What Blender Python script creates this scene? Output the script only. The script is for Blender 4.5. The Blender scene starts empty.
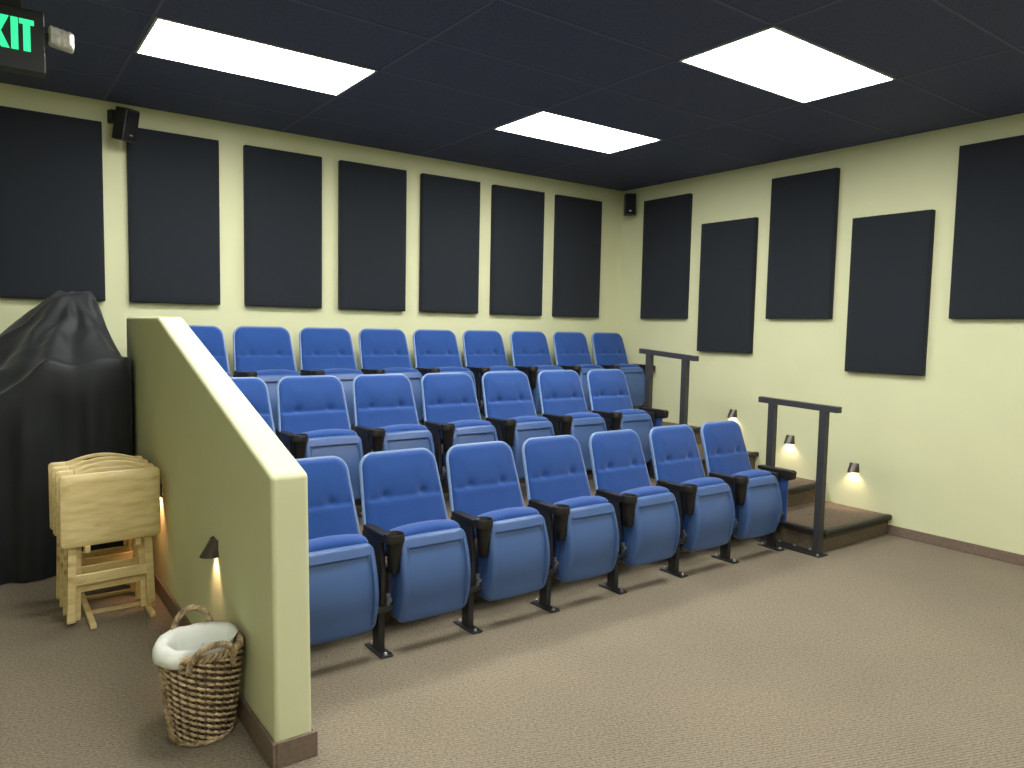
import bpy, bmesh, math, random
from mathutils import Vector, Matrix, noise
random.seed(7)
S = bpy.context.scene
COL = S.collection
PI = math.pi

# ------------------------------------------------------------------ helpers
def smooth01(a, b, x):
    t = max(0.0, min(1.0, (x - a) / (b - a)))
    return t * t * (3 - 2 * t)

def obj(name, bm, mat, parent=None, smooth=False, bevel=0.0, seg=2, angle=35):
    me = bpy.data.meshes.new(name)
    bmesh.ops.recalc_face_normals(bm, faces=bm.faces)
    bm.to_mesh(me); bm.free()
    o = bpy.data.objects.new(name, me); COL.objects.link(o)
    me.materials.append(mat)
    if smooth or bevel:
        for p in me.polygons: p.use_smooth = True
    if smooth == 'auto' or bevel:
        me.set_sharp_from_angle(angle=math.radians(angle))
    if bevel:
        m = o.modifiers.new('bevel', 'BEVEL'); m.width = bevel; m.segments = seg
        m.limit_method = 'ANGLE'; m.angle_limit = math.radians(30)
        m.harden_normals = True
    if parent: o.parent = parent
    return o

def tag(o, label=None, cat=None, group=None, kind=None):
    if label: o['label'] = label
    if cat: o['category'] = cat
    if group: o['group'] = group
    if kind: o['kind'] = kind
    return o

def empty(name, loc=(0, 0, 0), rz=0):
    o = bpy.data.objects.new(name, None); COL.objects.link(o)
    o.empty_display_size = .05
    o.location = loc; o.rotation_euler = (0, 0, rz)
    return o

def box(bm, x0, x1, y0, y1, z0, z1, M=None):
    r = bmesh.ops.create_cube(bm, size=1)
    T = Matrix.Translation(((x0+x1)/2, (y0+y1)/2, (z0+z1)/2)) @ Matrix.Diagonal((abs(x1-x0), abs(y1-y0), abs(z1-z0), 1))
    if M: T = M @ T
    bmesh.ops.transform(bm, matrix=T, verts=r['verts'])
    return bm

def nbox(*a, M=None):
    return box(bmesh.new(), *a, M=M)

def prism(bm, pts, axis, a, b, M=None):
    """extrude a 2D polygon along axis ('x': pts are (y,z); 'y': (x,z); 'z': (x,y))"""
    def P(p, t):
        v = {'x': (t, p[0], p[1]), 'y': (p[0], t, p[1]), 'z': (p[0], p[1], t)}[axis]
        return M @ Vector(v) if M else v
    A = [bm.verts.new(P(p, a)) for p in pts]; B = [bm.verts.new(P(p, b)) for p in pts]
    bm.faces.new(A); bm.faces.new(B[::-1])
    n = len(pts)
    for i in range(n): bm.faces.new((A[i], A[(i+1) % n], B[(i+1) % n], B[i]))
    return bm

def lathe(bm, prof, n=28, cx=0, cy=0, cz=0, M=None):
    """prof: list of (r,z)"""
    rings = []
    for r, z in prof:
        rings.append([bm.verts.new((cx + r*math.cos(2*PI*i/n), cy + r*math.sin(2*PI*i/n), cz + z)) for i in range(n)])
    for a, b in zip(rings, rings[1:]):
        for i in range(n): bm.faces.new((a[i], a[(i+1) % n], b[(i+1) % n], b[i]))
    bm.faces.new(rings[0]); bm.faces.new(rings[-1])
    if M: bmesh.ops.transform(bm, matrix=M, verts=[v for r in rings for v in r])
    return bm

def tube(bm, pts, rad, n=8, closed=False, squash=None):
    pts = [Vector(p) for p in pts]; N = len(pts); rings = []
    up = Vector((0, 0, 1))
    prev = None
    for i, p in enumerate(pts):
        if closed: t = pts[(i+1) % N] - pts[i-1]
        else: t = pts[min(i+1, N-1)] - pts[max(i-1, 0)]
        t.normalize()
        if prev is None:
            a = up if abs(t.z) < .95 else Vector((1, 0, 0))
            s = t.cross(a).normalized()
        else:
            s = (prev - t * prev.dot(t)).normalized()
        prev = s
        u = s.cross(t)
        r = rad(i) if callable(rad) else rad
        rings.append([bm.verts.new(p + s*r*math.cos(2*PI*k/n) + u*r*math.sin(2*PI*k/n)) for k in range(n)])
    for i in range(N if closed else N-1):
        a, b = rings[i], rings[(i+1) % N]
        for k in range(n): bm.faces.new((a[k], a[(k+1) % n], b[(k+1) % n], b[k]))
    if not closed:
        bm.faces.new(rings[0]); bm.faces.new(rings[-1])
    return bm

def rr_outline(hx, hy, r, nc=6, ne=10):
    """rounded rectangle outline, counter-clockwise, constant vertex count"""
    r = max(min(r, hx*.999, hy*.999), .0005)
    out = []
    for (sx, sy, a0) in ((1, 1, 0), (-1, 1, 90), (-1, -1, 180), (1, -1, 270)):
        cx, cy = sx*(hx-r), sy*(hy-r)
        for k in range(nc+1):
            a = math.radians(a0 + 90*k/nc)
            out.append((cx + r*math.cos(a), cy + r*math.sin(a)))
        # straight edge to the next corner
        nx, ny = {0: (-(hx-r), hy), 90: (-hx, -(hy-r)), 180: (hx-r, -hy), 270: (hx, hy-r)}[a0]
        x, y = out[-1]
        for k in range(1, ne):
            t = k/ne
            out.append((x + (nx-x)*t, y + (ny-y)*t))
    return out

def padded(bm, hx, hy, r, insets, front, back, place):
    """closed slab: rings of the rounded outline inset by d, front(x,y,d) and back depth, place(x,y,depth)->point"""
    rings = []
    m = min(hx, hy)
    for d in insets:
        d = min(d, m*.985)
        rings.append([(x, y, d) for x, y in rr_outline(hx-d, hy-d, max(r-d*.9, .004))])
    F = [[bm.verts.new(place(x, y, front(x, y, d))) for x, y, d in R] for R in rings]
    for a, b in zip(F, F[1:]):
        n = len(a)
        for i in range(n): bm.faces.new((a[i], a[(i+1) % n], b[(i+1) % n], b[i]))
    bm.faces.new(F[-1])
    bi = [0, min(.012, m*.3), m*.6]
    Bk = [[bm.verts.new(place(x, y, back(x, y, d))) for x, y in rr_outline(hx-d, hy-d, max(r-d*.9, .004))] for d in bi]
    for a, b in zip(Bk, Bk[1:]):
        n = len(a)
        for i in range(n): bm.faces.new((a[i], b[i], b[(i+1) % n], a[(i+1) % n]))
    bm.faces.new(Bk[-1])
    n = len(F[0])
    for i in range(n): bm.faces.new((F[0][i], Bk[0][i], Bk[0][(i+1) % n], F[0][(i+1) % n]))
    return bm

def grid_pad(bm, hx, hy, r, front, back, place, nu=46, nv=56):
    """closed pad with an even grid on its front: front(x,y,d) with d = distance from the rounded outline"""
    def sdf(x, y):
        qx, qy = abs(x)-(hx-r), abs(y)-(hy-r)
        return -(math.hypot(max(qx, 0), max(qy, 0)) + min(max(qx, qy), 0) - r)
    def warp(t): return .62*t + .38*math.sin(t*PI/2)
    rows = []
    for j in range(nv+1):
        y = hy*warp(-1 + 2*j/nv)
        q = abs(y)-(hy-r)
        X = hx if q <= 0 else hx - r + math.sqrt(max(0, r*r-q*q))
        rows.append([(X*warp(-1 + 2*i/nu), y) for i in range(nu+1)])
    V = [[bm.verts.new(place(x, y, front(x, y, max(0, sdf(x, y))))) for x, y in R] for R in rows]
    for j in range(nv):
        for i in range(nu): bm.faces.new((V[j][i], V[j][i+1], V[j+1][i+1], V[j+1][i]))
    loop = [(0, i) for i in range(nu)] + [(j, nu) for j in range(nv)] + [(nv, i) for i in range(nu, 0, -1)] + [(j, 0) for j in range(nv, 0, -1)]
    B = [bm.verts.new(place(*rows[j][i], back)) for j, i in loop]
    n = len(loop)
    for k in range(n):
        a, b = loop[k], loop[(k+1) % n]
        bm.faces.new((V[a[0]][a[1]], B[k], B[(k+1) % n], V[b[0]][b[1]]))
    bm.faces.new(B)
    return bm

def copy_tree(o, parent=None):
    c = o.copy(); COL.objects.link(c)
    if parent: c.parent = parent
    for ch in list(o.children): copy_tree(ch, c)
    return c

# ------------------------------------------------------------------ materials
def srgb(r, g, b):
    f = lambda c: (c/255/12.92) if c/255 <= .04045 else ((c/255+.055)/1.055)**2.4
    return (f(r), f(g), f(b), 1)

def mat(name, col, rough=.6, metal=0, spec=.5, noise_scale=0, noise_amt=.15, bump=0, bump_scale=200, sheen=0, emit=None, estr=0, coord='Object'):
    m = bpy.data.materials.new(name); m.use_nodes = True
    N = m.node_tree.nodes; L = m.node_tree.links
    b = N['Principled BSDF']
    b.inputs['Base Color'].default_value = col
    b.inputs['Roughness'].default_value = rough; b.inputs['Metallic'].default_value = metal
    b.inputs['Specular IOR Level'].default_value = spec
    if sheen:
        b.inputs['Sheen Weight'].default_value = sheen; b.inputs['Sheen Roughness'].default_value = .5
    if emit:
        b.inputs['Emission Color'].default_value = emit; b.inputs['Emission Strength'].default_value = estr
    if noise_scale or bump:
        tc = N.new('ShaderNodeTexCoord')
    if noise_scale:
        n = N.new('ShaderNodeTexNoise'); n.inputs['Scale'].default_value = noise_scale; n.inputs['Detail'].default_value = 6
        L.new(tc.outputs[coord], n.inputs['Vector'])
        r = N.new('ShaderNodeMapRange'); r.inputs['From Min'].default_value = .3; r.inputs['From Max'].default_value = .7
        r.inputs['To Min'].default_value = 1-noise_amt; r.inputs['To Max'].default_value = 1+noise_amt
        L.new(n.outputs['Fac'], r.inputs['Value'])
        mx = N.new('ShaderNodeMix'); mx.data_type = 'RGBA'; mx.blend_type = 'MULTIPLY'; mx.inputs['Factor'].default_value = 1
        mx.inputs['A'].default_value = col
        L.new(r.outputs['Result'], mx.inputs['B']); L.new(mx.outputs['Result'], b.inputs['Base Color'])
    if bump:
        n2 = N.new('ShaderNodeTexNoise'); n2.inputs['Scale'].default_value = bump_scale; n2.inputs['Detail'].default_value = 3
        L.new(tc.outputs[coord], n2.inputs['Vector'])
        bp = N.new('ShaderNodeBump'); bp.inputs['Strength'].default_value = bump; bp.inputs['Distance'].default_value = .004
        L.new(n2.outputs['Fac'], bp.inputs['Height']); L.new(bp.outputs['Normal'], b.inputs['Normal'])
    return m

M = {}
M['wall'] = mat('wall_paint', (.60, .615, .385, 1), .7, spec=.3, noise_scale=3, noise_amt=.02, bump=.12, bump_scale=260)
M['ceiling'] = mat('ceiling_tile_black', (.052, .064, .130, 1), .75, spec=.35, noise_scale=120, noise_amt=.3, bump=.3, bump_scale=400)
M['grid'] = mat('ceiling_grid_black', (.064, .076, .142, 1), .6)
M['panel'] = mat('acoustic_fabric', (.015, .0185, .0245, 1), .9, spec=.2, noise_scale=500, noise_amt=.35, bump=.3, bump_scale=900, sheen=.12)
M['fabric'] = mat('seat_fabric_blue', (.0145, .058, .225, 1), .85, spec=.2, noise_scale=420, noise_amt=.22, bump=.25, bump_scale=700, sheen=.2)
M['plastic'] = mat('seat_plastic_blue', (.050, .102, .250, 1), .40, spec=.5, noise_scale=6, noise_amt=.05, bump=.05, bump_scale=600)
M['rimplastic'] = mat('seat_edge_plastic', (.15, .235, .41, 1), .36, spec=.5)
M['dark'] = mat('black_plastic', (.011, .0096, .0085, 1), .42, spec=.35, bump=.08, bump_scale=500)
M['blackmetal'] = mat('black_painted_steel', (.013, .0135, .0155, 1), .45, spec=.5)
M['railmetal'] = mat('rail_painted_steel', (.028, .029, .032, 1), .45, spec=.5)
M['steel'] = mat('zinc_bolt', (.6, .6, .6, 1), .3, metal=1)
M['pin'] = mat('pin_steel', (.16, .17, .19, 1), .4, metal=.6)
M['rubber'] = mat('black_rubber', (.018, .017, .016, 1), .55, spec=.35)
M['cloth'] = mat('black_cover_cloth', (.0095, .012, .0142, 1), .6, spec=.35, bump=.15, bump_scale=500, sheen=.10)
M['base'] = mat('cove_base_brown', (.16, .115, .085, 1), .6, noise_scale=60, noise_amt=.18)
M['cover_housing'] = mat('bronze_housing', (.075, .062, .054, 1), .33, metal=.6)
M['white'] = mat('bag_white', (.80, .82, .76, 1), .55, spec=.3)
M['wick_dark'] = mat('wicker_dark', (.085, .055, .035, 1), .6, noise_scale=40, noise_amt=.3)
M['lens'] = mat('lamp_lens', (.62, .60, .55, 1), .3, noise_scale=25, noise_amt=.2)
M['housing'] = mat('exit_housing', (.022, .023, .023, 1), .45)
M['green'] = mat('exit_green', (.02, .5, .25, 1), .5, emit=(.03, .80, .27, 1), estr=.62)
M['bulb'] = mat('step_bulb', (1, .8, .55, 1), .5, emit=(1, .66, .36, 1), estr=14)
M['diffuser'] = mat('light_diffuser', (.9, .9, .9, 1), .4, emit=(1, .99, .95, 1), estr=13.0)
M['whitemetal'] = mat('troffer_frame', (.55, .55, .55, 1), .4)
M['grille'] = mat('speaker_grille', (.010, .010, .012, 1), .8, spec=.2, bump=.4, bump_scale=900)

def wood():
    m = bpy.data.materials.new('pale_wood'); m.use_nodes = True
    N = m.node_tree.nodes; L = m.node_tree.links; b = N['Principled BSDF']
    tc = N.new('ShaderNodeTexCoord'); mp = N.new('ShaderNodeMapping'); mp.inputs['Scale'].default_value = (2.5, 14, 14)
    n = N.new('ShaderNodeTexNoise'); n.inputs['Scale'].default_value = 3; n.inputs['Detail'].default_value = 5
    r = N.new('ShaderNodeValToRGB')
    r.color_ramp.elements[0].color = (.64, .49, .22, 1); r.color_ramp.elements[0].position = .3
    r.color_ramp.elements[1].color = (.80, .66, .34, 1); r.color_ramp.elements[1].position = .62
    # a few knots
    n2 = N.new('ShaderNodeTexNoise'); n2.inputs['Scale'].default_value = 7; n2.inputs['Detail'].default_value = 1
    mp2 = N.new('ShaderNodeMapping'); mp2.inputs['Scale'].default_value = (1, 2, 2)
    r2 = N.new('ShaderNodeValToRGB')
    r2.color_ramp.elements[0].color = (1, 1, 1, 1); r2.color_ramp.elements[0].position = .66
    r2.color_ramp.elements[1].color = (.62, .5, .34, 1); r2.color_ramp.elements[1].position = .78
    mx = N.new('ShaderNodeMix'); mx.data_type = 'RGBA'; mx.blend_type = 'MULTIPLY'; mx.inputs['Factor'].default_value = 1
    L.new(tc.outputs['Object'], mp.inputs['Vector']); L.new(mp.outputs['Vector'], n.inputs['Vector']); L.new(n.outputs['Fac'], r.inputs['Fac'])
    L.new(tc.outputs['Object'], mp2.inputs['Vector']); L.new(mp2.outputs['Vector'], n2.inputs['Vector']); L.new(n2.outputs['Fac'], r2.inputs['Fac'])
    L.new(r.outputs['Color'], mx.inputs['A']); L.new(r2.outputs['Color'], mx.inputs['B'])
    L.new(mx.outputs['Result'], b.inputs['Base Color']); b.inputs['Roughness'].default_value = .42
    return m
M['wood'] = wood()

def carpet(name, ca, cb, rib=True, scale=1.0, ang=0.0):
    m = bpy.data.materials.new(name); m.use_nodes = True
    N = m.node_tree.nodes; L = m.node_tree.links; b = N['Principled BSDF']
    tc = N.new('ShaderNodeTexCoord')
    mp = N.new('ShaderNodeMapping'); mp.inputs['Rotation'].default_value = (0, 0, ang); L.new(tc.outputs['Object'], mp.inputs['Vector'])
    n = N.new('ShaderNodeTexNoise'); n.inputs['Scale'].default_value = 95*scale; n.inputs['Detail'].default_value = 4; n.inputs['Roughness'].default_value = .7
    L.new(mp.outputs['Vector'], n.inputs['Vector'])
    w = N.new('ShaderNodeTexWave'); w.inputs['Scale'].default_value = 22*scale; w.inputs['Distortion'].default_value = 1.6
    w.inputs['Detail'].default_value = 2; w.inputs['Detail Scale'].default_value = 6; w.bands_direction = 'Y'
    L.new(mp.outputs['Vector'], w.inputs['Vector'])
    big = N.new('ShaderNodeTexNoise'); big.inputs['Scale'].default_value = 1.3; big.inputs['Detail'].default_value = 3
    L.new(mp.outputs['Vector'], big.inputs['Vector'])
    mix = N.new('ShaderNodeMath'); mix.operation = 'MULTIPLY_ADD'; mix.inputs[1].default_value = .16 if rib else .04
    L.new(w.outputs['Fac'], mix.inputs[0]); L.new(n.outputs['Fac'], mix.inputs[2])
    r = N.new('ShaderNodeValToRGB'); r.color_ramp.elements[0].position = .38; r.color_ramp.elements[1].position = .78
    r.color_ramp.elements[0].color = ca; r.color_ramp.elements[1].color = cb
    L.new(mix.outputs[0], r.inputs['Fac'])
    mr = N.new('ShaderNodeMapRange'); mr.inputs['From Min'].default_value = .3; mr.inputs['From Max'].default_value = .7
    mr.inputs['To Min'].default_value = .93; mr.inputs['To Max'].default_value = 1.05
    L.new(big.outputs['Fac'], mr.inputs['Value'])
    mx = N.new('ShaderNodeMix'); mx.data_type = 'RGBA'; mx.blend_type = 'MULTIPLY'; mx.inputs['Factor'].default_value = 1
    L.new(r.outputs['Color'], mx.inputs['A']); L.new(mr.outputs['Result'], mx.inputs['B'])
    L.new(mx.outputs['Result'], b.inputs['Base Color'])
    bp = N.new('ShaderNodeBump'); bp.inputs['Strength'].default_value = .55; bp.inputs['Distance'].default_value = .006
    L.new(mix.outputs[0], bp.inputs['Height']); L.new(bp.outputs['Normal'], b.inputs['Normal'])
    b.inputs['Roughness'].default_value = .95; b.inputs['Specular IOR Level'].default_value = .12
    return m
M['carpet'] = carpet('carpet_taupe', (.112, .092, .064, 1), (.280, .239, .175, 1), ang=.35)
M['carpet_step'] = carpet('carpet_step_brown', (.090, .070, .050, 1), (.215, .168, .118, 1), rib=False)

def wicker():
    m = bpy.data.materials.new('wicker_strand'); m.use_nodes = True
    N = m.node_tree.nodes; L = m.node_tree.links; b = N['Principled BSDF']
    tc = N.new('ShaderNodeTexCoord'); n = N.new('ShaderNodeTexNoise'); n.inputs['Scale'].default_value = 28; n.inputs['Detail'].default_value = 4
    r = N.new('ShaderNodeValToRGB'); r.color_ramp.elements[0].color = (.17, .115, .065, 1); r.color_ramp.elements[1].color = (.60, .46, .27, 1)
    r.color_ramp.elements[0].position = .3; r.color_ramp.elements[1].position = .66
    L.new(tc.outputs['Object'], n.inputs['Vector']); L.new(n.outputs['Fac'], r.inputs['Fac']); L.new(r.outputs['Color'], b.inputs['Base Color'])
    b.inputs['Roughness'].default_value = .5
    return m
M['wicker'] = wicker()

# ------------------------------------------------------------------ room shell
H = 3.029
XL, YF = -7.6, -9.0          # far left wall and front wall (out of the frame)
T = .12
def struct(name, bm, m, label, cat, **k):
    return tag(obj(name, bm, m, **k), label, cat, kind='structure')

struct('floor', nbox(XL, 0, YF, 0, -.1, 0), M['carpet'], 'taupe ribbed carpet floor in front of the seats', 'floor')
struct('ceiling', nbox(XL, 0, YF, 0, H, H+.1), M['ceiling'], 'black tiled drop ceiling', 'ceiling')
struct('wall_back', nbox(XL, 0, 0, T, -.1, H+.1), M['wall'], 'pale yellow green back wall behind the top row', 'wall')
struct('wall_right', nbox(0, T, YF, T, -.1, H+.1), M['wall'], 'pale yellow green side wall beside the steps', 'wall')
struct('wall_left', nbox(XL-T, XL, YF, T, -.1, H+.1), M['wall'], 'pale yellow green wall on the far left side', 'wall')
struct('wall_front', nbox(XL-T, T, YF-T, YF, -.1, H+.1), M['wall'], 'pale yellow green wall at the screen end', 'wall')
# drop ceiling T-bars
bm = bmesh.new()
GX, GY = -4.932, -1.151
x = GX - 1.2145*2
while x < -.02:
    if x > XL: box(bm, x-.009, x+.009, YF, 0, H-.002, H+.002)
    x += 1.2145
y = GY + .6045
while y > YF:
    box(bm, XL, 0, y-.009, y+.009, H-.002, H+.002); y -= .6045
struct('trim_1', bm, M['grid'], 'black metal grid of the drop ceiling', 'ceiling grid')

# half-height partition wall on the left of the seats
PX0, PX1 = -4.885, -4.752
prof = [(-3.405, 0), (-3.365, 1.012), (-1.46, 1.556), (-.43, 1.556), (-.43, 0)]
struct('wall_partition', prism(bmesh.new(), prof, 'x', PX0, PX1), M['wall'], 'half height partition wall with a sloping top beside the seat rows', 'partition wall', bevel=.018, seg=4)

# base boards
struct('baseboard_right', nbox(-.012, 0, YF, -3.03, 0, .075), M['base'], 'brown base board along the side wall', 'baseboard', bevel=.004)
struct('baseboard_back', nbox(XL, -4.9, -.012, 0, 0, .09), M['base'], 'brown base board along the back wall', 'baseboard', bevel=.004)
bm = bmesh.new()
box(bm, PX0-.014, PX0, -3.414, -.43, 0, .092); box(bm, PX0, PX1+.014, -3.414, -3.40, 0, .092); box(bm, PX1, PX1+.014, -3.40, -2.5, 0, .092)
struct('baseboard_partition', bm, M['base'], 'reddish brown ribbed base board around the foot of the partition', 'baseboard', bevel=.004)

# seating tiers and side steps
XS = -.90
Y2, Y3 = -2.47, -1.21
struct('floor_middle', nbox(PX1, 0, Y2, 0, 0, .305), M['carpet_step'], 'carpeted riser platform under the middle row', 'platform')
struct('floor_rear', nbox(PX1, 0, Y3, 0, .305, .61), M['carpet_step'], 'carpeted riser platform under the top row', 'platform')
def step(name, y0, y1, z0, z1, label):
    struct(name, nbox(XS, 0, y0, y1, z0, z1), M['carpet_step'], label, 'step', bevel=.006)
step('floor_step', -3.03, Y2, 0, .152, 'lowest brown carpeted step beside the side wall')
step('floor_step', -1.81, Y3, .305, .457, 'upper brown carpeted half step beside the side wall')
def nosing(pts_x, y, z, label, side=None):
    """rubber nosing along a front edge at y, top flush with z; side = y end for a return along the left edge"""
    bm = bmesh.new()
    x0, x1 = pts_x
    pr = [(y-.032, z-.030), (y-.034, z-.004), (y-.026, z+.006), (y+.012, z+.006), (y+.018, z+.0005), (y+.001, z+.0005), (y+.001, z-.030)]
    prism(bm, pr, 'x', x0 - (.03 if side is not None else 0), x1)
    if side is not None:
        pr2 = [(x0-.032, z-.030), (x0-.034, z-.004), (x0-.026, z+.006), (x0+.012, z+.006), (x0+.018, z+.0005), (x0-.001, z+.0005), (x0-.001, z-.030)]
        prism(bm, pr2, 'y', y-.03, side)
    return bm
struct('trim_2', nosing((XS, -.014), -3.03, .152, '', Y2), M['rubber'], 'black rubber nosing around the lowest step', 'stair nosing', bevel=.003)
struct('trim_3', nosing((PX1+.001, -.001), Y2, .305, ''), M['rubber'], 'black rubber nosing along the middle platform edge', 'stair nosing', bevel=.003)
struct('trim_4', nosing((XS, -.001), -1.81, .457, '', Y3), M['rubber'], 'black rubber nosing around the upper half step', 'stair nosing', bevel=.003)
struct('trim_5', nosing((PX1+.001, -.001), Y3, .61, ''), M['rubber'], 'black rubber nosing along the top platform edge', 'stair nosing', bevel=.003)

# ------------------------------------------------------------------ acoustic panels
PW, PH = .608, 1.2125
def panel_mesh(w, h, d):
    bm = bmesh.new()
    padded(bm, w/2, h/2, .006, [0, .003, .007, .012, .05, .2], lambda x, y, dd: d - .009 + .009*min(1, dd/.012)**.5, lambda x, y, dd: 0, lambda x, y, t: (x, -t, y))
    return bm
def add_panel(proto, loc, rz, label, group):
    o = proto if proto and not proto.get('label') else (proto.copy() if proto else None)
    if o is None:
        o = obj('acoustic_panel', panel_mesh(PW, PH, .05), M['panel'], smooth='auto', angle=40)
    elif o is not proto: COL.objects.link(o)
    o.location = loc; o.rotation_euler = (0, 0, rz)
    tag(o, label, 'acoustic panel', group)
    return o
zb = 2.876 - PH/2
bl = ['black acoustic panel on the back wall above the black covered equipment',
      'black acoustic panel on the back wall just right of the tilted speaker',
      'black acoustic panel on the back wall, fifth counted from the room corner',
      'black acoustic panel on the back wall, fourth counted from the room corner',
      'black acoustic panel on the back wall, third counted from the room corner',
      'black acoustic panel on the back wall, second counted from the room corner',
      'black acoustic panel on the back wall nearest the room corner']
pp = None
for x, lb in zip([-5.572, -4.809, -4.014, -3.251, -2.487, -1.727, -.958], bl):
    q = add_panel(pp, (x+PW/2+.012, -.0004, zb), 0, lb, 'acoustic panels on the back wall')
    pp = pp or q
rl = ['black acoustic panel on the side wall beside the corner speaker',
      'lower black acoustic panel on the side wall nearer the corner, above the rear handrail',
      'high black acoustic panel on the side wall between the two lower ones',
      'lower black acoustic panel on the side wall above the step lights, nearer the camera',
      'large looking black acoustic panel on the side wall cut by the photo edge']
for y, z, lb in zip([-.366, -1.131, -1.884, -2.64, -3.40], [2.875, 2.563, 2.875, 2.4545, 2.875], rl):
    add_panel(pp, (-.0004, y-PW/2+.010, z-PH/2), -PI/2, lb, 'acoustic panels on the side wall')

# ------------------------------------------------------------------ ceiling lights
LX, LY = 1.165, .572
def ceiling_light(x, y, label):
    r = empty('ceiling_light', (x, y, H))
    tag(r, label, 'ceiling light', 'recessed ceiling lights')
    bm = bmesh.new(); w = .012
    for a in ((-LX/2-w, LX/2+w, -LY/2-w, -LY/2), (-LX/2-w, LX/2+w, LY/2, LY/2+w), (-LX/2-w, -LX/2, -LY/2, LY/2), (LX/2, LX/2+w, -LY/2, LY/2)):
        box(bm, *a, -.006, .0)
    obj('frame', bm, M['whitemetal'], r)
    obj('diffuser', nbox(-LX/2, LX/2, -LY/2, LY/2, -.004, -.0005), M['diffuser'], r)
    return r
def at_light(i, j): return GX + 1.2145*i + .607, GY - .6045*j - .302
for i, j, lb in ((0, 0, 'bright rectangular ceiling light above the partition side of the seats'),
                 (2, 0, 'bright ceiling light nearest the back corner, smallest of the three in view'),
                 (2, 3, 'bright ceiling light nearest the side wall at the front of the room'),
                 (0, 3, 'added unseen ceiling light over the front of the room beyond the photo'),  # this and the entries below: unseen lights added to raise the room's brightness
                 (-2, 8, 'added unseen ceiling light over the far left aisle beyond the photo'),  # added for light on the partition's left face
                 (2, 7, 'added unseen ceiling light over the screen end beside the side wall'),
                 (0, 7, 'added unseen ceiling light over the screen end beside the aisle')):
    ceiling_light(*at_light(i, j), lb)

# ------------------------------------------------------------------ theatre seats
D = .5145
SX = D/2
SO = .016                     # the standards stand a little right of the seat gaps
def place_back(x, t, d):
    """t along the reclined back (0 = centre), d = depth towards the sitter"""
    th = math.atan(.335)
    zc, yc = .655, .190
    w = 1.08 - .15*(t/.25)*.5          # wider at the bottom
    return (SX - .013 + x*w, yc + t*math.sin(th) - d*math.cos(th), zc + t*math.cos(th) + d*math.sin(th))
BHX, BHY = .212, .258
def make_back(root):
    bm = bmesh.new()
    padded(bm, BHX, BHY, .075, [0, .003, .007, .011, .016, .05, .15],
           lambda x, y, d: .006*min(1, d/.004)**.5 if d < .012 else .0, lambda x, y, d: -.008 - .016*smooth01(0, .012, d) - .012*smooth01(.01, .1, d), place_back)
    sh = obj('backrest_shell', bm, M['rimplastic'], root, smooth='auto', angle=50)
    bm = bmesh.new()
    def front(x, y, d):
        e = min(1, d/.03); base = .022*math.sqrt(max(0, 1-(1-e)**2))
        base += .010*smooth01(0, .12, d)
        ys = .022                          # stitched seam across the whole cushion
        up = y - ys
        edge = smooth01(0, .03, d)
        groove = math.exp(-(up/.006)**2)*.006*edge
        if up > 0: shelf = -.013*math.exp(-(up/.042)**1.4)
        else: shelf = -.013*math.exp(-(up/.010)**2) + .003*math.exp(-(up/.05)**2)
        shelf *= edge
        but = 0
        for bx in (-.098, .098):
            dx = (x-bx)
            but += .012*math.exp(-(dx/.022)**2 - ((up-.008)/.018)**2)
            if up > 0: but += .0095*math.exp(-(dx/(.018+.40*up))**2 - (up/.065)**2)
        return base - groove + shelf - but
    grid_pad(bm, BHX-.009, BHY-.009, .068, front, -.004, place_back)
    obj('backrest_cushion', bm, M['fabric'], root, smooth=True)

def pan_y(z):
    """front face of the folded seat seen from the side"""
    t = (z-.143)/(.543-.143)
    return -.062 - .062*math.sin(PI*min(1, max(0, t*.92+.10))) - .020*t
def make_seat(root):
    zc, hz, hx = .3455, .2025, .187
    def place(x, t, d):
        z = zc + t
        w = 1.02 - .04*((t+hz)/(2*hz))
        arch = .004*(1-(x/hx)**2)*smooth01(.1, .2, t)
        return (SX + .004 + x*w, pan_y(z) + .018*(abs(x)/hx)**3 - d, z + arch)
    def front(x, y, d):
        e = min(1, d/.016); f = .020*math.sqrt(max(0, 1-(1-e)**2))
        # recessed field, open towards the bottom
        inx = hx - .0285 - abs(x); iny = hz - .045 - y
        r = .022
        if inx < r and iny < r: k = r - math.hypot(max(0, r-inx), max(0, r-iny))
        else: k = min(inx, iny)
        f -= .018*smooth01(-.001, .0035, k)*smooth01(-.20, -.10, y)
        return f
    ins = [0, .0015, .004, .008, .012, .017, .022, .0265, .028, .0285, .0295, .031, .0325, .036, .040, .0435, .0445, .0455, .047, .049, .052, .06, .07, .09, .11, .13, .15, .17, .185]
    bm = bmesh.new(); padded(bm, hx, hz, .036, ins, front, lambda x, y, d: -.062, place)
    obj('seat_pan', bm, M['plastic'], root, smooth='auto', angle=55)
    # upholstered cushion behind the pan
    def place2(x, t, d):
        z = .360 + t
        arch = .020*(1-(x/.186)**2)*smooth01(.10, .2, t)
        return (SX + x, -.018 - d, z + arch)
    def fr(x, y, d): return .045*math.sqrt(max(0, 1-(1-min(1, d/.03))**2))
    bm = bmesh.new()
    padded(bm, .180, .207, .026, [0, .003, .008, .014, .021, .03, .06, .12], fr, lambda x, y, d: -.03 - .045*math.sqrt(max(0, 1-(1-min(1, d/.03))**2)), place2)
    obj('seat_cushion', bm, M['fabric'], root, smooth=True)

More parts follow.
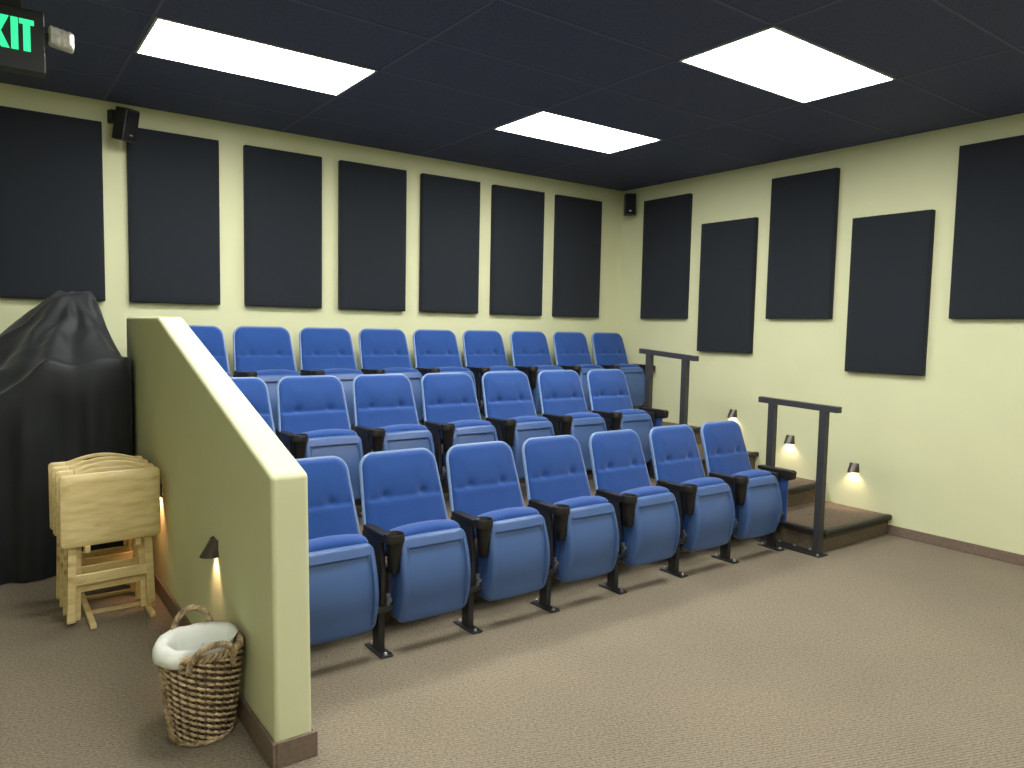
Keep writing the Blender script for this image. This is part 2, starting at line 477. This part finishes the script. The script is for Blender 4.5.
def make_standard(root, xo=0.0):
    xo += SO
    bm = bmesh.new()
    box(bm, xo-.017, xo+.017, -.032, .032, .008, .30)
    prism(bm, [(-.045, .235), (.05, .235), (.165, .45), (.165, .545), (-.03, .545), (-.05, .40)], 'x', xo-.012, xo+.012)
    obj('post', bm, M['blackmetal'], root, bevel=.004)
    fp = obj('foot_plate', nbox(xo-.032, xo+.032, -.095, .09, 0, .010), M['blackmetal'], root, bevel=.004)
    for yy in (-.075, .07):
        bm = bmesh.new(); lathe(bm, [(.011, 0), (.011, .003), (.0075, .004), (.0075, .010), (.004, .0125)], 12, xo, yy, .010)
        tag(obj('bolt', bm, M['steel'], fp, smooth='auto'), 'silver bolt')
    hb = bmesh.new()
    box(hb, xo-.040, xo+.040, -.065, .03, .205, .232)
    h = obj('hinge_bracket', hb, M['blackmetal'], root, bevel=.004)
    bm = bmesh.new(); box(bm, xo+.012, xo+.030, -.06, -.045, .232, .29); lathe(bm, [(.012, 0), (.012, .012)], 12, M=Matrix.Translation((xo+.022, -.06, .262)) @ Matrix.Rotation(PI/2, 4, 'X'))
    tag(obj('hinge_pin', bm, M['pin'], h, smooth='auto'), 'steel hinge pin')

def make_arm(root, xo, cup=True, out=0.0):
    xo += SO
    AX = xo + .012 + out
    bm = bmesh.new()
    if cup:
        prof = [(.155, .574), (-.055, .574), (-.055, .532), (.0, .528), (.155, .546)]
        prism(bm, prof, 'x', AX-.025, AX+.025)
    else:
        prof = [(.155, .574), (-.115, .574), (-.135, .562), (-.128, .512), (-.10, .502), (-.02, .515), (.155, .546)]
        prism(bm, prof, 'x', AX-.027, AX+.027)
    a = obj('armrest', bm, M['dark'], root, bevel=.007, seg=3)
    if cup:
        cx, cy, top = xo+.040, -.074, .577
        bm = bmesh.new()
        lathe(bm, [(.022, -.185), (.025, -.183), (.034, -.11), (.0415, -.045), (.0445, -.040), (.0475, -.038), (.0485, -.004), (.0465, 0), (.0430, 0), (.0405, -.004), (.037, -.075), (.034, -.08)], 32, cx, cy, top)
        obj('cup_holder', bm, M['dark'], a, smooth='auto', angle=50)

def make_end_panel(root, xo):
    xo += SO
    bm = bmesh.new()
    padded(bm, .075, .165, .02, [0, .003, .007, .012, .03], lambda x, y, d: .012*math.sqrt(max(0, 1-(1-min(1, d/.012))**2)) + .008, lambda x, y, d: 0,
           lambda x, y, d: (xo + .013 + d, -.012 + x, .365 + y))
    obj('end_panel', bm, M['fabric'], root, smooth='auto', angle=60)

def make_seat_thing():
    r = empty('theater_seat')
    make_back(r); make_seat(r); make_standard(r); make_arm(r, 0)
    return r
X0 = -4.205 - D
DX = [[.027, .004, -.013, -.022, -.023, -.008, -.008],
      [.018, -.006, -.019, -.020, -.023, -.010, -.008],
      [.050, .034, .020, .006, -.006, -.016, 0, .006, .004]]
tiers = [(-2.755, 0.0, 7), (-1.555, .305, 7), (-.45, .61, 9)]
ordw = ['first', 'second', 'third', 'fourth', 'fifth', 'sixth', 'seventh', 'eighth', 'ninth']
rowname = ['front', 'middle', 'top']
proto = make_seat_thing()
used = False
for ri, (yy, zz, n) in enumerate(tiers):
    for k in range(n):
        s = proto if not used else copy_tree(proto)
        used = True
        s.location = (X0 + D*k + DX[ri][k], yy, zz)
        m = n-1-k
        row = rowname[ri]
        if m == 0:
            lb = {0: 'blue folding theatre seat in the front row beside the front black handrail',
                  1: 'blue folding theatre seat at the aisle end of the middle row',
                  2: 'blue folding theatre seat at the corner end of the top row'}[ri]
        elif k == 0:
            lb = 'blue folding theatre seat in the %s row half hidden behind the partition wall' % row
        else:
            lb = 'blue folding theatre seat in the %s row, %s counted from the %s end' % (row, ordw[m], 'corner' if ri == 2 else 'aisle')
        tag(s, lb, 'theatre seat', '%s row of blue theatre seats' % row)
        if m == 0:
            make_standard(s, D); make_arm(s, D, cup=False, out=.034 if ri < 2 else .004)
            if ri < 2: make_end_panel(s, D + .022)

# ------------------------------------------------------------------ hand rails
def handrail(x, ya, yb, pa, pb, z0, za, zb_, label):
    """za / zb_: top of the bar at its front end ya and rear end yb"""
    r = empty('handrail', (x, (pa+pb)/2, z0))
    tag(r, label, 'handrail', 'black handrails at the row ends')
    cy = (pa+pb)/2; TH = .042
    zt = lambda y: za + (zb_-za)*(y-ya)/(yb-ya) - z0
    obj('top_bar', prism(bmesh.new(), [(ya-cy, zt(ya)-TH), (yb-cy, zt(yb)-TH), (yb-cy, zt(yb)), (ya-cy, zt(ya))], 'x', -.026, .026), M['railmetal'], r, bevel=.003)
    for p in (pa, pb):
        obj('post', nbox(-.025, .025, p-cy-.025, p-cy+.025, .008, zt(p)-TH+.003), M['railmetal'], r, bevel=.003)
    fp = obj('foot_plate', nbox(-.06, .052, pa-cy-.05, pb-cy+.05, 0, .010), M['blackmetal'], r, bevel=.003)
    for (bx, by) in ((-.045, pa-cy-.03), (.04, pa-cy+.08), (.04, pb-cy-.08), (-.045, pb-cy+.03), (.04, (pa+pb)/2-cy)):
        bm = bmesh.new(); lathe(bm, [(.011, 0), (.011, .003), (.0075, .004), (.0075, .010), (.004, .0125)], 12, bx, by, .010)
        tag(obj('bolt', bm, M['steel'], fp, smooth='auto'), 'silver bolt')
    return r
handrail(-.985, -3.15, -2.525, -3.04, -2.635, 0, 1.046, 1.066, 'black metal handrail on the floor beside the lowest step')
handrail(-.985, -1.915, -1.295, -1.80, -1.40, 0.305, 1.338, 1.380, 'black metal handrail beside the middle row, farther from the camera')

# ------------------------------------------------------------------ step lights
def step_light(wall_x, side, y, z, label, group, tint=(1, .72, .50), cone=118, power=2.0):
    """side = +1 : sticks out towards +x ; -1 : towards -x"""
    r = empty('step_light', (wall_x, y, z)); tag(r, label, 'step light', group)
    bm = bmesh.new()
    # half-cone hood: back flat on the wall, open underneath
    n = 14; rings = []
    for zz, rad, dep in ((.036, .030, .012), (.038, .037, .022), (.0, .041, .046), (-.034, .045, .068), (-.036, .042, .065), (.0, .038, .042), (.03, .032, .02)):
        rings.append([bm.verts.new((side*(.001+dep*math.sin(PI*i/n)), rad*math.cos(PI*i/n), zz)) for i in range(n+1)])
    bm.faces.new(rings[0])
    for a, b in zip(rings, rings[1:]):
        for i in range(n): bm.faces.new((a[i], a[i+1], b[i+1], b[i]))
    bm.faces.new(rings[-1])
    obj('hood', bm, M['cover_housing'], r, smooth='auto', angle=40)
    bm = bmesh.new(); lathe(bm, [(.004, .010), (.011, .006), (.013, -.006), (.009, -.016), (.003, -.02)], 14, side*.022, 0, .008)
    tag(obj('bulb', bm, M['bulb'], r, smooth=True), 'glowing warm bulb')
    l = bpy.data.lights.new('step_lamp', 'SPOT'); l.energy = power; l.color = tint; l.spot_size = math.radians(cone); l.spot_blend = .8; l.shadow_soft_size = .012
    lo = bpy.data.objects.new('lamp_glow', l); COL.objects.link(lo); lo.parent = r
    lo.location = (side*.022, 0, -.026); lo.rotation_euler = (0, side*math.radians(12), 0)
    return r
step_light(0, -1, -2.735, .472, 'small bronze step light glowing above the lowest step', 'step lights on the side wall')
step_light(0, -1, -2.15, .622, 'small bronze step light seen between the posts of the front handrail', 'step lights on the side wall')
step_light(0, -1, -1.547, .785, 'small bronze step light just above the last seat of the front row', 'step lights on the side wall')
step_light(PX0, -1, -2.645, .585, 'small bronze step light on the partition wall above the wicker basket', 'step lights on the partition', (1, .60, .38), 84, 2.6)
step_light(PX0, -1, -1.487, .610, 'small step light on the partition wall hidden behind the folded tray tables', 'step lights on the partition', (1, .52, .30), 100, 3.2)

# ------------------------------------------------------------------ speakers
def speaker(loc, rz, tilt, w, h, d, label, arm):
    r = empty('wall_speaker', loc, rz); tag(r, label, 'speaker', 'small black wall speakers')
    R = Matrix.Rotation(tilt, 4, 'X')
    def pl(x, y, t): return R @ Vector((x, -t, y))
    bm = bmesh.new()
    padded(bm, w/2, h/2, .014, [0, .003, .007, .03], lambda x, y, dd: d/2 - .004 + min(.004, dd), lambda x, y, dd: -d/2, pl)
    c = obj('cabinet', bm, M['blackmetal'], r, smooth='auto', angle=45)
    bm = bmesh.new()
    padded(bm, w/2-.010, h/2-.012, .010, [0, .002, .005, .02], lambda x, y, dd: d/2 + .004 + min(.004, dd), lambda x, y, dd: d/2 - .001, pl)
    g = obj('grille', bm, M['grille'], r, smooth='auto', angle=45)
    bm = bmesh.new(); padded(bm, .012, .004, .002, [0, .001, .002], lambda x, y, dd: d/2+.0105, lambda x, y, dd: d/2+.007, lambda x, y, t: R @ Vector((x, -t, y - h/2 + .045)))
    tag(obj('badge', bm, M['steel'], g), 'small silver badge')
    bm = bmesh.new()
    Ri = Matrix.Rotation(-rz, 4, 'Z')
    a = Ri @ Vector(arm); b = R @ Vector((0, d/2-.004, h*.22))
    tube(bm, [a, a.lerp(b, .5), b], .013, 10)
    box(bm, a.x-.03, a.x+.03, a.y-.010 if abs(arm[0]) < .05 else a.y-.03, a.y+.0 if abs(arm[0]) < .05 else a.y+.03, a.z-.045, a.z+.045)
    obj('bracket', bm, M['blackmetal'], r)
    return r
speaker((-4.822, -.165, 2.852), math.radians(30), math.radians(13), .108, .215, .105, 'small black speaker tilted on a bracket high on the back wall', (-.055, .163, .075))
speaker((-.105, -.215, 2.848), math.radians(-38), math.radians(3), .118, .225, .09, 'small black speaker mounted upright in the room corner', (.07, .11, .02))

# ------------------------------------------------------------------ exit sign
def exit_sign():
    ys = -1.80
    r = empty('exit_sign', (-5.565, ys, 2.64)); tag(r, 'green illuminated EXIT sign hanging from the black ceiling', 'exit sign')
    bm = nbox(-.172, .172, .002, .085, 0, .27)
    obj('housing', bm, M['housing'], r, bevel=.006)
    bm = bmesh.new(); box(bm, -.09, .09, .02, .07, .27, .372); box(bm, -.11, .11, .0, .09, .378, .3885)
    obj('ceiling_mount', bm, M['housing'], r, bevel=.003)
    obj('edge_glint', nbox(.168, .174, -.002, .006, .004, .075), mat('edge_glint_grey', (.18, .19, .19, 1), .35), r)  # grey strip painting the light reflected on the housing's right edge
    z0, z1 = .084, .222; s = .027
    def letter(fn):
        bm = bmesh.new(); fn(bm); tag(obj('letter', bm, M['green'], r), 'glowing green letter')
    def E(bm):
        x = -.122; w = .062
        box(bm, x, x+s, -.003, .004, z0, z1)
        for a in (z0, (z0+z1)/2-.011, z1-.022): box(bm, x+s-.001, x+w, -.003, .004, a, a+.022)
    def X(bm):
        x = -.053; w = .092
        for (a, b) in ((x, x+w-s-.004), (x+w-s-.004, x)):
            prism(bm, [(a, z0), (a+s+.004, z0), (b+s+.004, z1), (b, z1)], 'y', -.003 if a == x else -.0035, .004)
    def I(bm): box(bm, .045, .045+s, -.003, .004, z0, z1)
    def Tt(bm):
        x = .076; w = .056
        box(bm, x, x+w, -.003, .004, z1-.022, z1); box(bm, x+w/2-s/2, x+w/2+s/2, -.003, .004, z0, z1-.021)
    for f in (E, X, I, Tt): letter(f)
    bm = bmesh.new()
    padded(bm, .050, .041, .012, [0, .003, .008, .02, .035], lambda x, y, d: .030*math.sqrt(max(0, 1-(1-min(1, d/.02))**2)) + .004*math.sin(x*260), lambda x, y, d: -.035,
           lambda x, y, d: (.238 + x, .01 - d, .173 + y - .16*(x)))
    h = obj('emergency_lamp_head', bm, M['lens'], r, smooth='auto', angle=50); tag(h, 'pale plastic emergency lamp head')
    obj('lamp_arm', nbox(.165, .20, .02, .045, .155, .19), M['housing'], r)
exit_sign()

# ------------------------------------------------------------------ black covered equipment
def covered():
    bm = bmesh.new()
    x0, x1, y0, y1 = -6.15, -4.906, -.80, -.085
    cx, cy = -5.17, -.33
    nu, nt, nsk = 220, 34, 26
    def top(x, y):
        # ridge that falls off to the left, column at the right; draped forward on to the box
        ridge = 1.705 - smooth01(.10, .30, abs(x-cx))*0.0
        if x < -5.25: ridge = 1.705 - (-5.25-x)*.93
        elif x > -5.07: ridge = 1.705 - ((x+5.07)/.11)**1.3*.30
        ridge = max(ridge, 1.02)
        bx = 1.285 if x > -5.36 else 1.285 - (-5.36-x)*.75
        bx = max(bx, .80)
        if y > -.36: h = ridge - .35*max(0, y+.22)
        else:
            t = (-.36-y)/.40
            h = ridge + (bx-ridge)*min(1, t)**.8
        h = max(h, min(bx, ridge))
        return h
    per = []
    # perimeter, rounded rectangle
    hx, hy = (x1-x0)/2, (y1-y0)/2; mx, my = (x0+x1)/2, (y0+y1)/2
    ol = rr_outline(hx, hy, .07, 8, 40)
    rings = []
    import bisect
    for j in range(1, nt+1):
        s = j/nt
        R = []
        for (px, py) in ol:
            X, Y = cx + (mx+px-cx)*s, cy + (my+py-cy)*s
            z = top(X, Y)
            R.append([X, Y, z])
        rings.append(R)
    # round the edge a little, smooth heights along s
    for it in range(3):
        for j in range(1, nt-1):
            for i in range(len(ol)):
                rings[j][i][2] = .25*rings[j-1][i][2] + .5*rings[j][i][2] + .25*rings[j+1][i][2]
    for i in range(len(ol)): rings[-1][i][2] -= .02
    # cloth folds on the top
    for j, R in enumerate(rings):
        for i, v in enumerate(R):
            p = Vector((v[0], v[1], v[2]))
            dxy = Vector((v[0]-cx, v[1]-cy))
            a = math.atan2(dxy.y, dxy.x); rr = dxy.length
            f = .018*math.sin(a*9 + 3*noise.noise(p*3))*smooth01(.05, .2, rr)*(1-smooth01(.5, .9, rr))
            f += .022*noise.noise(p*5.5) + .010*noise.noise(p*14)
            v[2] += f
            k = smooth01(.0, .12, rr)
            v[0] += .014*noise.noise(p*6+Vector((9, 0, 0)))*k; v[1] += .02*noise.noise(p*6+Vector((0, 9, 0)))*k
    # skirt
    edge = [tuple(v) for v in rings[-1]]
    cum = 0; L = [0]
    for a, b in zip(edge, edge[1:]): cum += math.hypot(a[0]-b[0], a[1]-b[1]); L.append(cum)
    for k in range(1, nsk+1):
        t = k/nsk; R = []
        for i, (ex, ey, ez) in enumerate(edge):
            z = ez*(1-t) + .006*t
            nx, ny = ex-mx, ey-my
            ox, oy = ol[i]
            # outward direction of the rounded rectangle
            qx = 1 if ox > hx-.071 else (-1 if ox < -hx+.071 else 0); qy = 1 if oy > hy-.071 else (-1 if oy < -hy+.071 else 0)
            l = math.hypot(qx, qy) or 1
            u = L[i]
            w = smooth01(0, .35, t)
            f = w*(.020*math.sin(u*24 + 2.2*noise.noise(Vector((u*2, 0, t)))) + .012*math.sin(u*55 + 1.0 + t*2)) + .02*noise.noise(Vector((u*4, t*3, 5)))*w
            f += .016*math.sin(PI*min(1, t*5))*.6
            if qx > 0: f = min(f, .012) * .6
            if qy > 0: f = min(f, .02)
            R.append([ex + qx/l*f, ey + qy/l*f, z])
        rings.append(R)
    V = [[bm.verts.new(v) for v in R] for R in rings]
    c = bm.verts.new((cx, cy, sum(v[2] for v in rings[0])/len(rings[0])))
    n = len(ol)
    for i in range(n): bm.faces.new((c, V[0][i], V[0][(i+1) % n]))
    for a, b in zip(V, V[1:]):
        for i in range(n): bm.faces.new((a[i], a[(i+1) % n], b[(i+1) % n], b[i]))
    o = obj('draped_cover', bm, M['cloth'], smooth=True)
    tag(o, 'tall equipment draped to the floor in a black cloth by the back wall', 'covered equipment')
covered()

# ------------------------------------------------------------------ folded tray tables
def rounded_board(bm, w, h, r, y0, y1, xc, zc):
    padded(bm, w/2, h/2, r, [0, .002, .005, .05], lambda x, y, d: (y1-y0)/2 - .004 + min(.004, d*.8), lambda x, y, d: -(y1-y0)/2, lambda x, y, t: (xc+x, (y0+y1)/2 - t, zc+y))
def tray_table():
    r = empty('tray_table')
    bm = bmesh.new(); rounded_board(bm, .456, .362, .020, -.062, -.046, 0, .570)
    obj('tabletop', bm, M['wood'], r, smooth='auto', angle=50)
    # arched grip rail behind the top
    pts = [(-.165, .735)]
    outer = [(-.16 + .32*k/16, .768 + .034*math.sin(PI*k/16)) for k in range(17)]
    inner = [(-.16 + .32*k/16, .750 + .035*math.sin(PI*k/16)) for k in range(16, -1, -1)]
    bm = bmesh.new(); prism(bm, outer + inner, 'y', -.040, -.020)
    obj('handle', bm, M['wood'], r, bevel=.003)
    # outer and inner leg frames, folded flat
    for nm, hw, y, top, st in (('outer', .176, -.022, .70, .185), ('inner', .150, .006, .68, .14)):
        for s in (-1, 1):
            bm = bmesh.new()
            xt, xb = s*(hw-.012), s*(hw+.010)
            prism(bm, [(xb-.019, 0), (xb+.019, 0), (xt+.019, top), (xt-.019, top)], 'y', y-.011, y+.011)
            obj('leg', bm, M['wood'], r, bevel=.003)
        w = hw-.012
        obj('stretcher', nbox(-w, w, y-.009, y+.009, st, st+.052), M['wood'], r, bevel=.003)
    for s in (-1, 1):
        obj('hinge_block', nbox(s*.115-.012, s*.115+.012, -.075, -.034, .357, .39), M['wood'], r, bevel=.002)
    return r
tproto = tray_table()
tl = ['pale wooden folding tray table at the front of the upright stack of four',
      'pale wooden folding tray table, second from the front of the upright stack of four',
      'pale wooden folding tray table, third from the front of the upright stack of four',
      'pale wooden folding tray table at the back of the stack, against the black cover']
for k in range(4):
    t = tproto if k == 0 else copy_tree(tproto)
    t.location = (-5.155 - .004*k, -1.635 + .135*k, .021); t.rotation_euler = (0, 0, math.radians(5 - k))
    if k == 3:
        for ch in list(t.children):
            if ch.name.startswith('handle'): bpy.data.objects.remove(ch)
    tag(t, tl[k], 'tray table', 'folded wooden tray tables in a stack')
st = empty('tray_table_stand', (-5.115, -1.42, 0)); tag(st, 'pale wooden floor runners of the stand under the stacked tray tables', 'stand')
for s in (-1, 1):
    obj('runner', nbox(s*.135-.014, s*.135+.014, -.335, .33, 0, .022), M['wood'], st, bevel=.003)
for yy in (-.12, .12):
    obj('cross_bar', nbox(-.125, .125, yy-.012, yy+.012, .002, .020), M['wood'], st, bevel=.002)

# ------------------------------------------------------------------ wicker basket
def basket():
    r = empty('wicker_basket', (-5.037, -3.025, 0)); tag(r, 'round brown wicker basket with rope handles and a white liner', 'basket')
    Hh = .335
    def rad(z): return .097 + .038*(z/Hh)**.85
    NS = 26
    bm = bmesh.new()
    # weavers
    nrow = 27
    for j in range(nrow):
        z = .016 + j*(Hh-.03)/(nrow-1)
        pts = []
        for i in range(NS*6):
            a = 2*PI*i/(NS*6)
            w = math.sin(a*NS/2 + PI*j)
            pts.append(((rad(z)+.0105*w)*math.cos(a), (rad(z)+.0105*w)*math.sin(a), z + .006*math.sin(a*NS/2+PI*j+1.3)))
        tube(bm, pts, .0060, 6, closed=True)
    obj('weave', bm, M['wicker'], r, smooth=True)
    bm = bmesh.new()
    for k in range(NS):
        a = 2*PI*(k)/NS
        pts = [(rad(z)*math.cos(a), rad(z)*math.sin(a), z) for z in [.002 + (Hh-.004)*q/6 for q in range(7)]]
        tube(bm, pts, .0082, 6)
    lathe(bm, [(.090, .004), (.090, .012)], 32)
    obj('stakes', bm, M['wick_dark'], r, smooth='auto')
    def twist(bm, path, R, rs, turns, closed, n=180, ph0=0):
        """two strands twisted round a path function f(t) -> (point)"""
        for ph in (0, 2*PI/3, 4*PI/3):
            pts = []
            for i in range(n if closed else n+1):
                t = i/n
                p = Vector(path(t)); q = Vector(path(min(t+.002, 1) if not closed else t+.002)); q0 = Vector(path(max(t-.002, 0) if not closed else t-.002))
                tg = (q-q0).normalized()
                s = tg.cross(Vector((0, 0, 1)))
                if s.length < .2: s = tg.cross(Vector((1, 0, 0)))
                s.normalize(); u = s.cross(tg)
                a = 2*PI*turns*t + ph
                pts.append(p + s*R*math.cos(a) + u*R*math.sin(a))
            tube(bm, pts, rs, 6, closed=closed)
    bm = bmesh.new()
    twist(bm, lambda t: (rad(Hh)*math.cos(2*PI*t), rad(Hh)*math.sin(2*PI*t), Hh+.002), .0085, .0075, 14, True)
    obj('rim', bm, M['wicker'], r, smooth=True)
    bm = bmesh.new()
    twist(bm, lambda t: ((.100)*math.cos(2*PI*t), (.100)*math.sin(2*PI*t), .012), .006, .0065, 12, True)
    obj('foot_ring', bm, M['wicker'], r, smooth=True)
    for a0, lean, hh in ((math.radians(-88), .045, .085), (math.radians(92), -.012, .115)):
        def path(t, a0=a0, lean=lean, hh=hh):
            th = PI*t
            c = math.cos(th)*.080; h = math.sin(th)**.8*hh
            ca, sa = math.cos(a0), math.sin(a0)
            R = rad(Hh) + .010 + lean*math.sin(th)
            aa = a0 + c/R
            return (R*math.cos(aa), R*math.sin(aa), Hh - .045 + h + .03*math.sin(th))
        bm = bmesh.new(); twist(bm, path, .0062, .0062, 7, False, 90)
        obj('handle', bm, M['wicker'], r, smooth=True)
    # white liner hanging over the rim
    bm = bmesh.new(); n = 72; rings = []
    prof = [(.05, .10), (.085, .105), (.094, .16), (.101, .22), (.106, .285), (.110, .325), (.119, .358), (.136, .374), (.158, .370), (.174, .352), (.177, .332)]
    for k, (rr, z) in enumerate(prof):
        rr *= .93
        R = []
        for i in range(n):
            a = 2*PI*i/n
            # the liner hangs lower over the left side
            lf = smooth01(.05, .55, -math.cos(a+.35))
            rk = rr; zk = z
            if k >= 8:
                zk = z - (k-7)*.004*lf - (1-lf)*(k-7)*.016; rk = rr + .004*lf - (1-lf)*(.012 + (k-7)*.020)
            wv = noise.noise(Vector((math.cos(a)*2.6, math.sin(a)*2.6, k*.35)))
            rk += .008*wv*(1 if k > 2 else .4); zk += .008*noise.noise(Vector((math.cos(a)*3, math.sin(a)*3, 7+k*.2)))
            R.append(bm.verts.new((rk*math.cos(a), rk*math.sin(a), zk)))
        rings.append(R)
    bm.faces.new(rings[0])
    for a, b in zip(rings, rings[1:]):
        for i in range(n): bm.faces.new((a[i], a[(i+1) % n], b[(i+1) % n], b[i]))
    o = obj('liner', bm, M['white'], r, smooth=True); tag(o, 'white plastic bag liner')
    sm = o.modifiers.new('thick', 'SOLIDIFY'); sm.thickness = .002
basket()

# ------------------------------------------------------------------ camera
f, yaw, pit, rol, cx, cy, cz = 735.244078, .629416, -.075189795, .019908905, -5.67897, -5.83467, 1.530045
fw = Vector((math.sin(yaw)*math.cos(pit), math.cos(yaw)*math.cos(pit), math.sin(pit)))
rt = Vector((math.cos(yaw), -math.sin(yaw), 0)); up = rt.cross(fw)
r2 = rt*math.cos(rol) + up*math.sin(rol); u2 = -rt*math.sin(rol) + up*math.cos(rol)
cam = bpy.data.cameras.new('camera'); cam.sensor_width = 36; cam.lens = f/1024*36; cam.clip_start = .05
co = bpy.data.objects.new('camera', cam); COL.objects.link(co)
R = Matrix((r2, u2, -fw)).transposed().to_4x4()
co.matrix_world = Matrix.Translation((cx, cy, cz)) @ R
S.camera = co

# ------------------------------------------------------------------ world and colour
w = bpy.data.worlds.new('world'); w.use_nodes = True; S.world = w
w.node_tree.nodes['Background'].inputs['Color'].default_value = (.02, .02, .02, 1)
w.node_tree.nodes['Background'].inputs['Strength'].default_value = .2
S.view_settings.view_transform = 'Standard'; S.view_settings.look = 'None'
S.view_settings.gamma = 1; S.view_settings.use_curve_mapping = False
S.view_settings.exposure = 1.07
S.cycles.use_denoising = True
S.cycles.max_bounces = 8; S.cycles.diffuse_bounces = 5
S.cycles.sample_clamp_indirect = 6
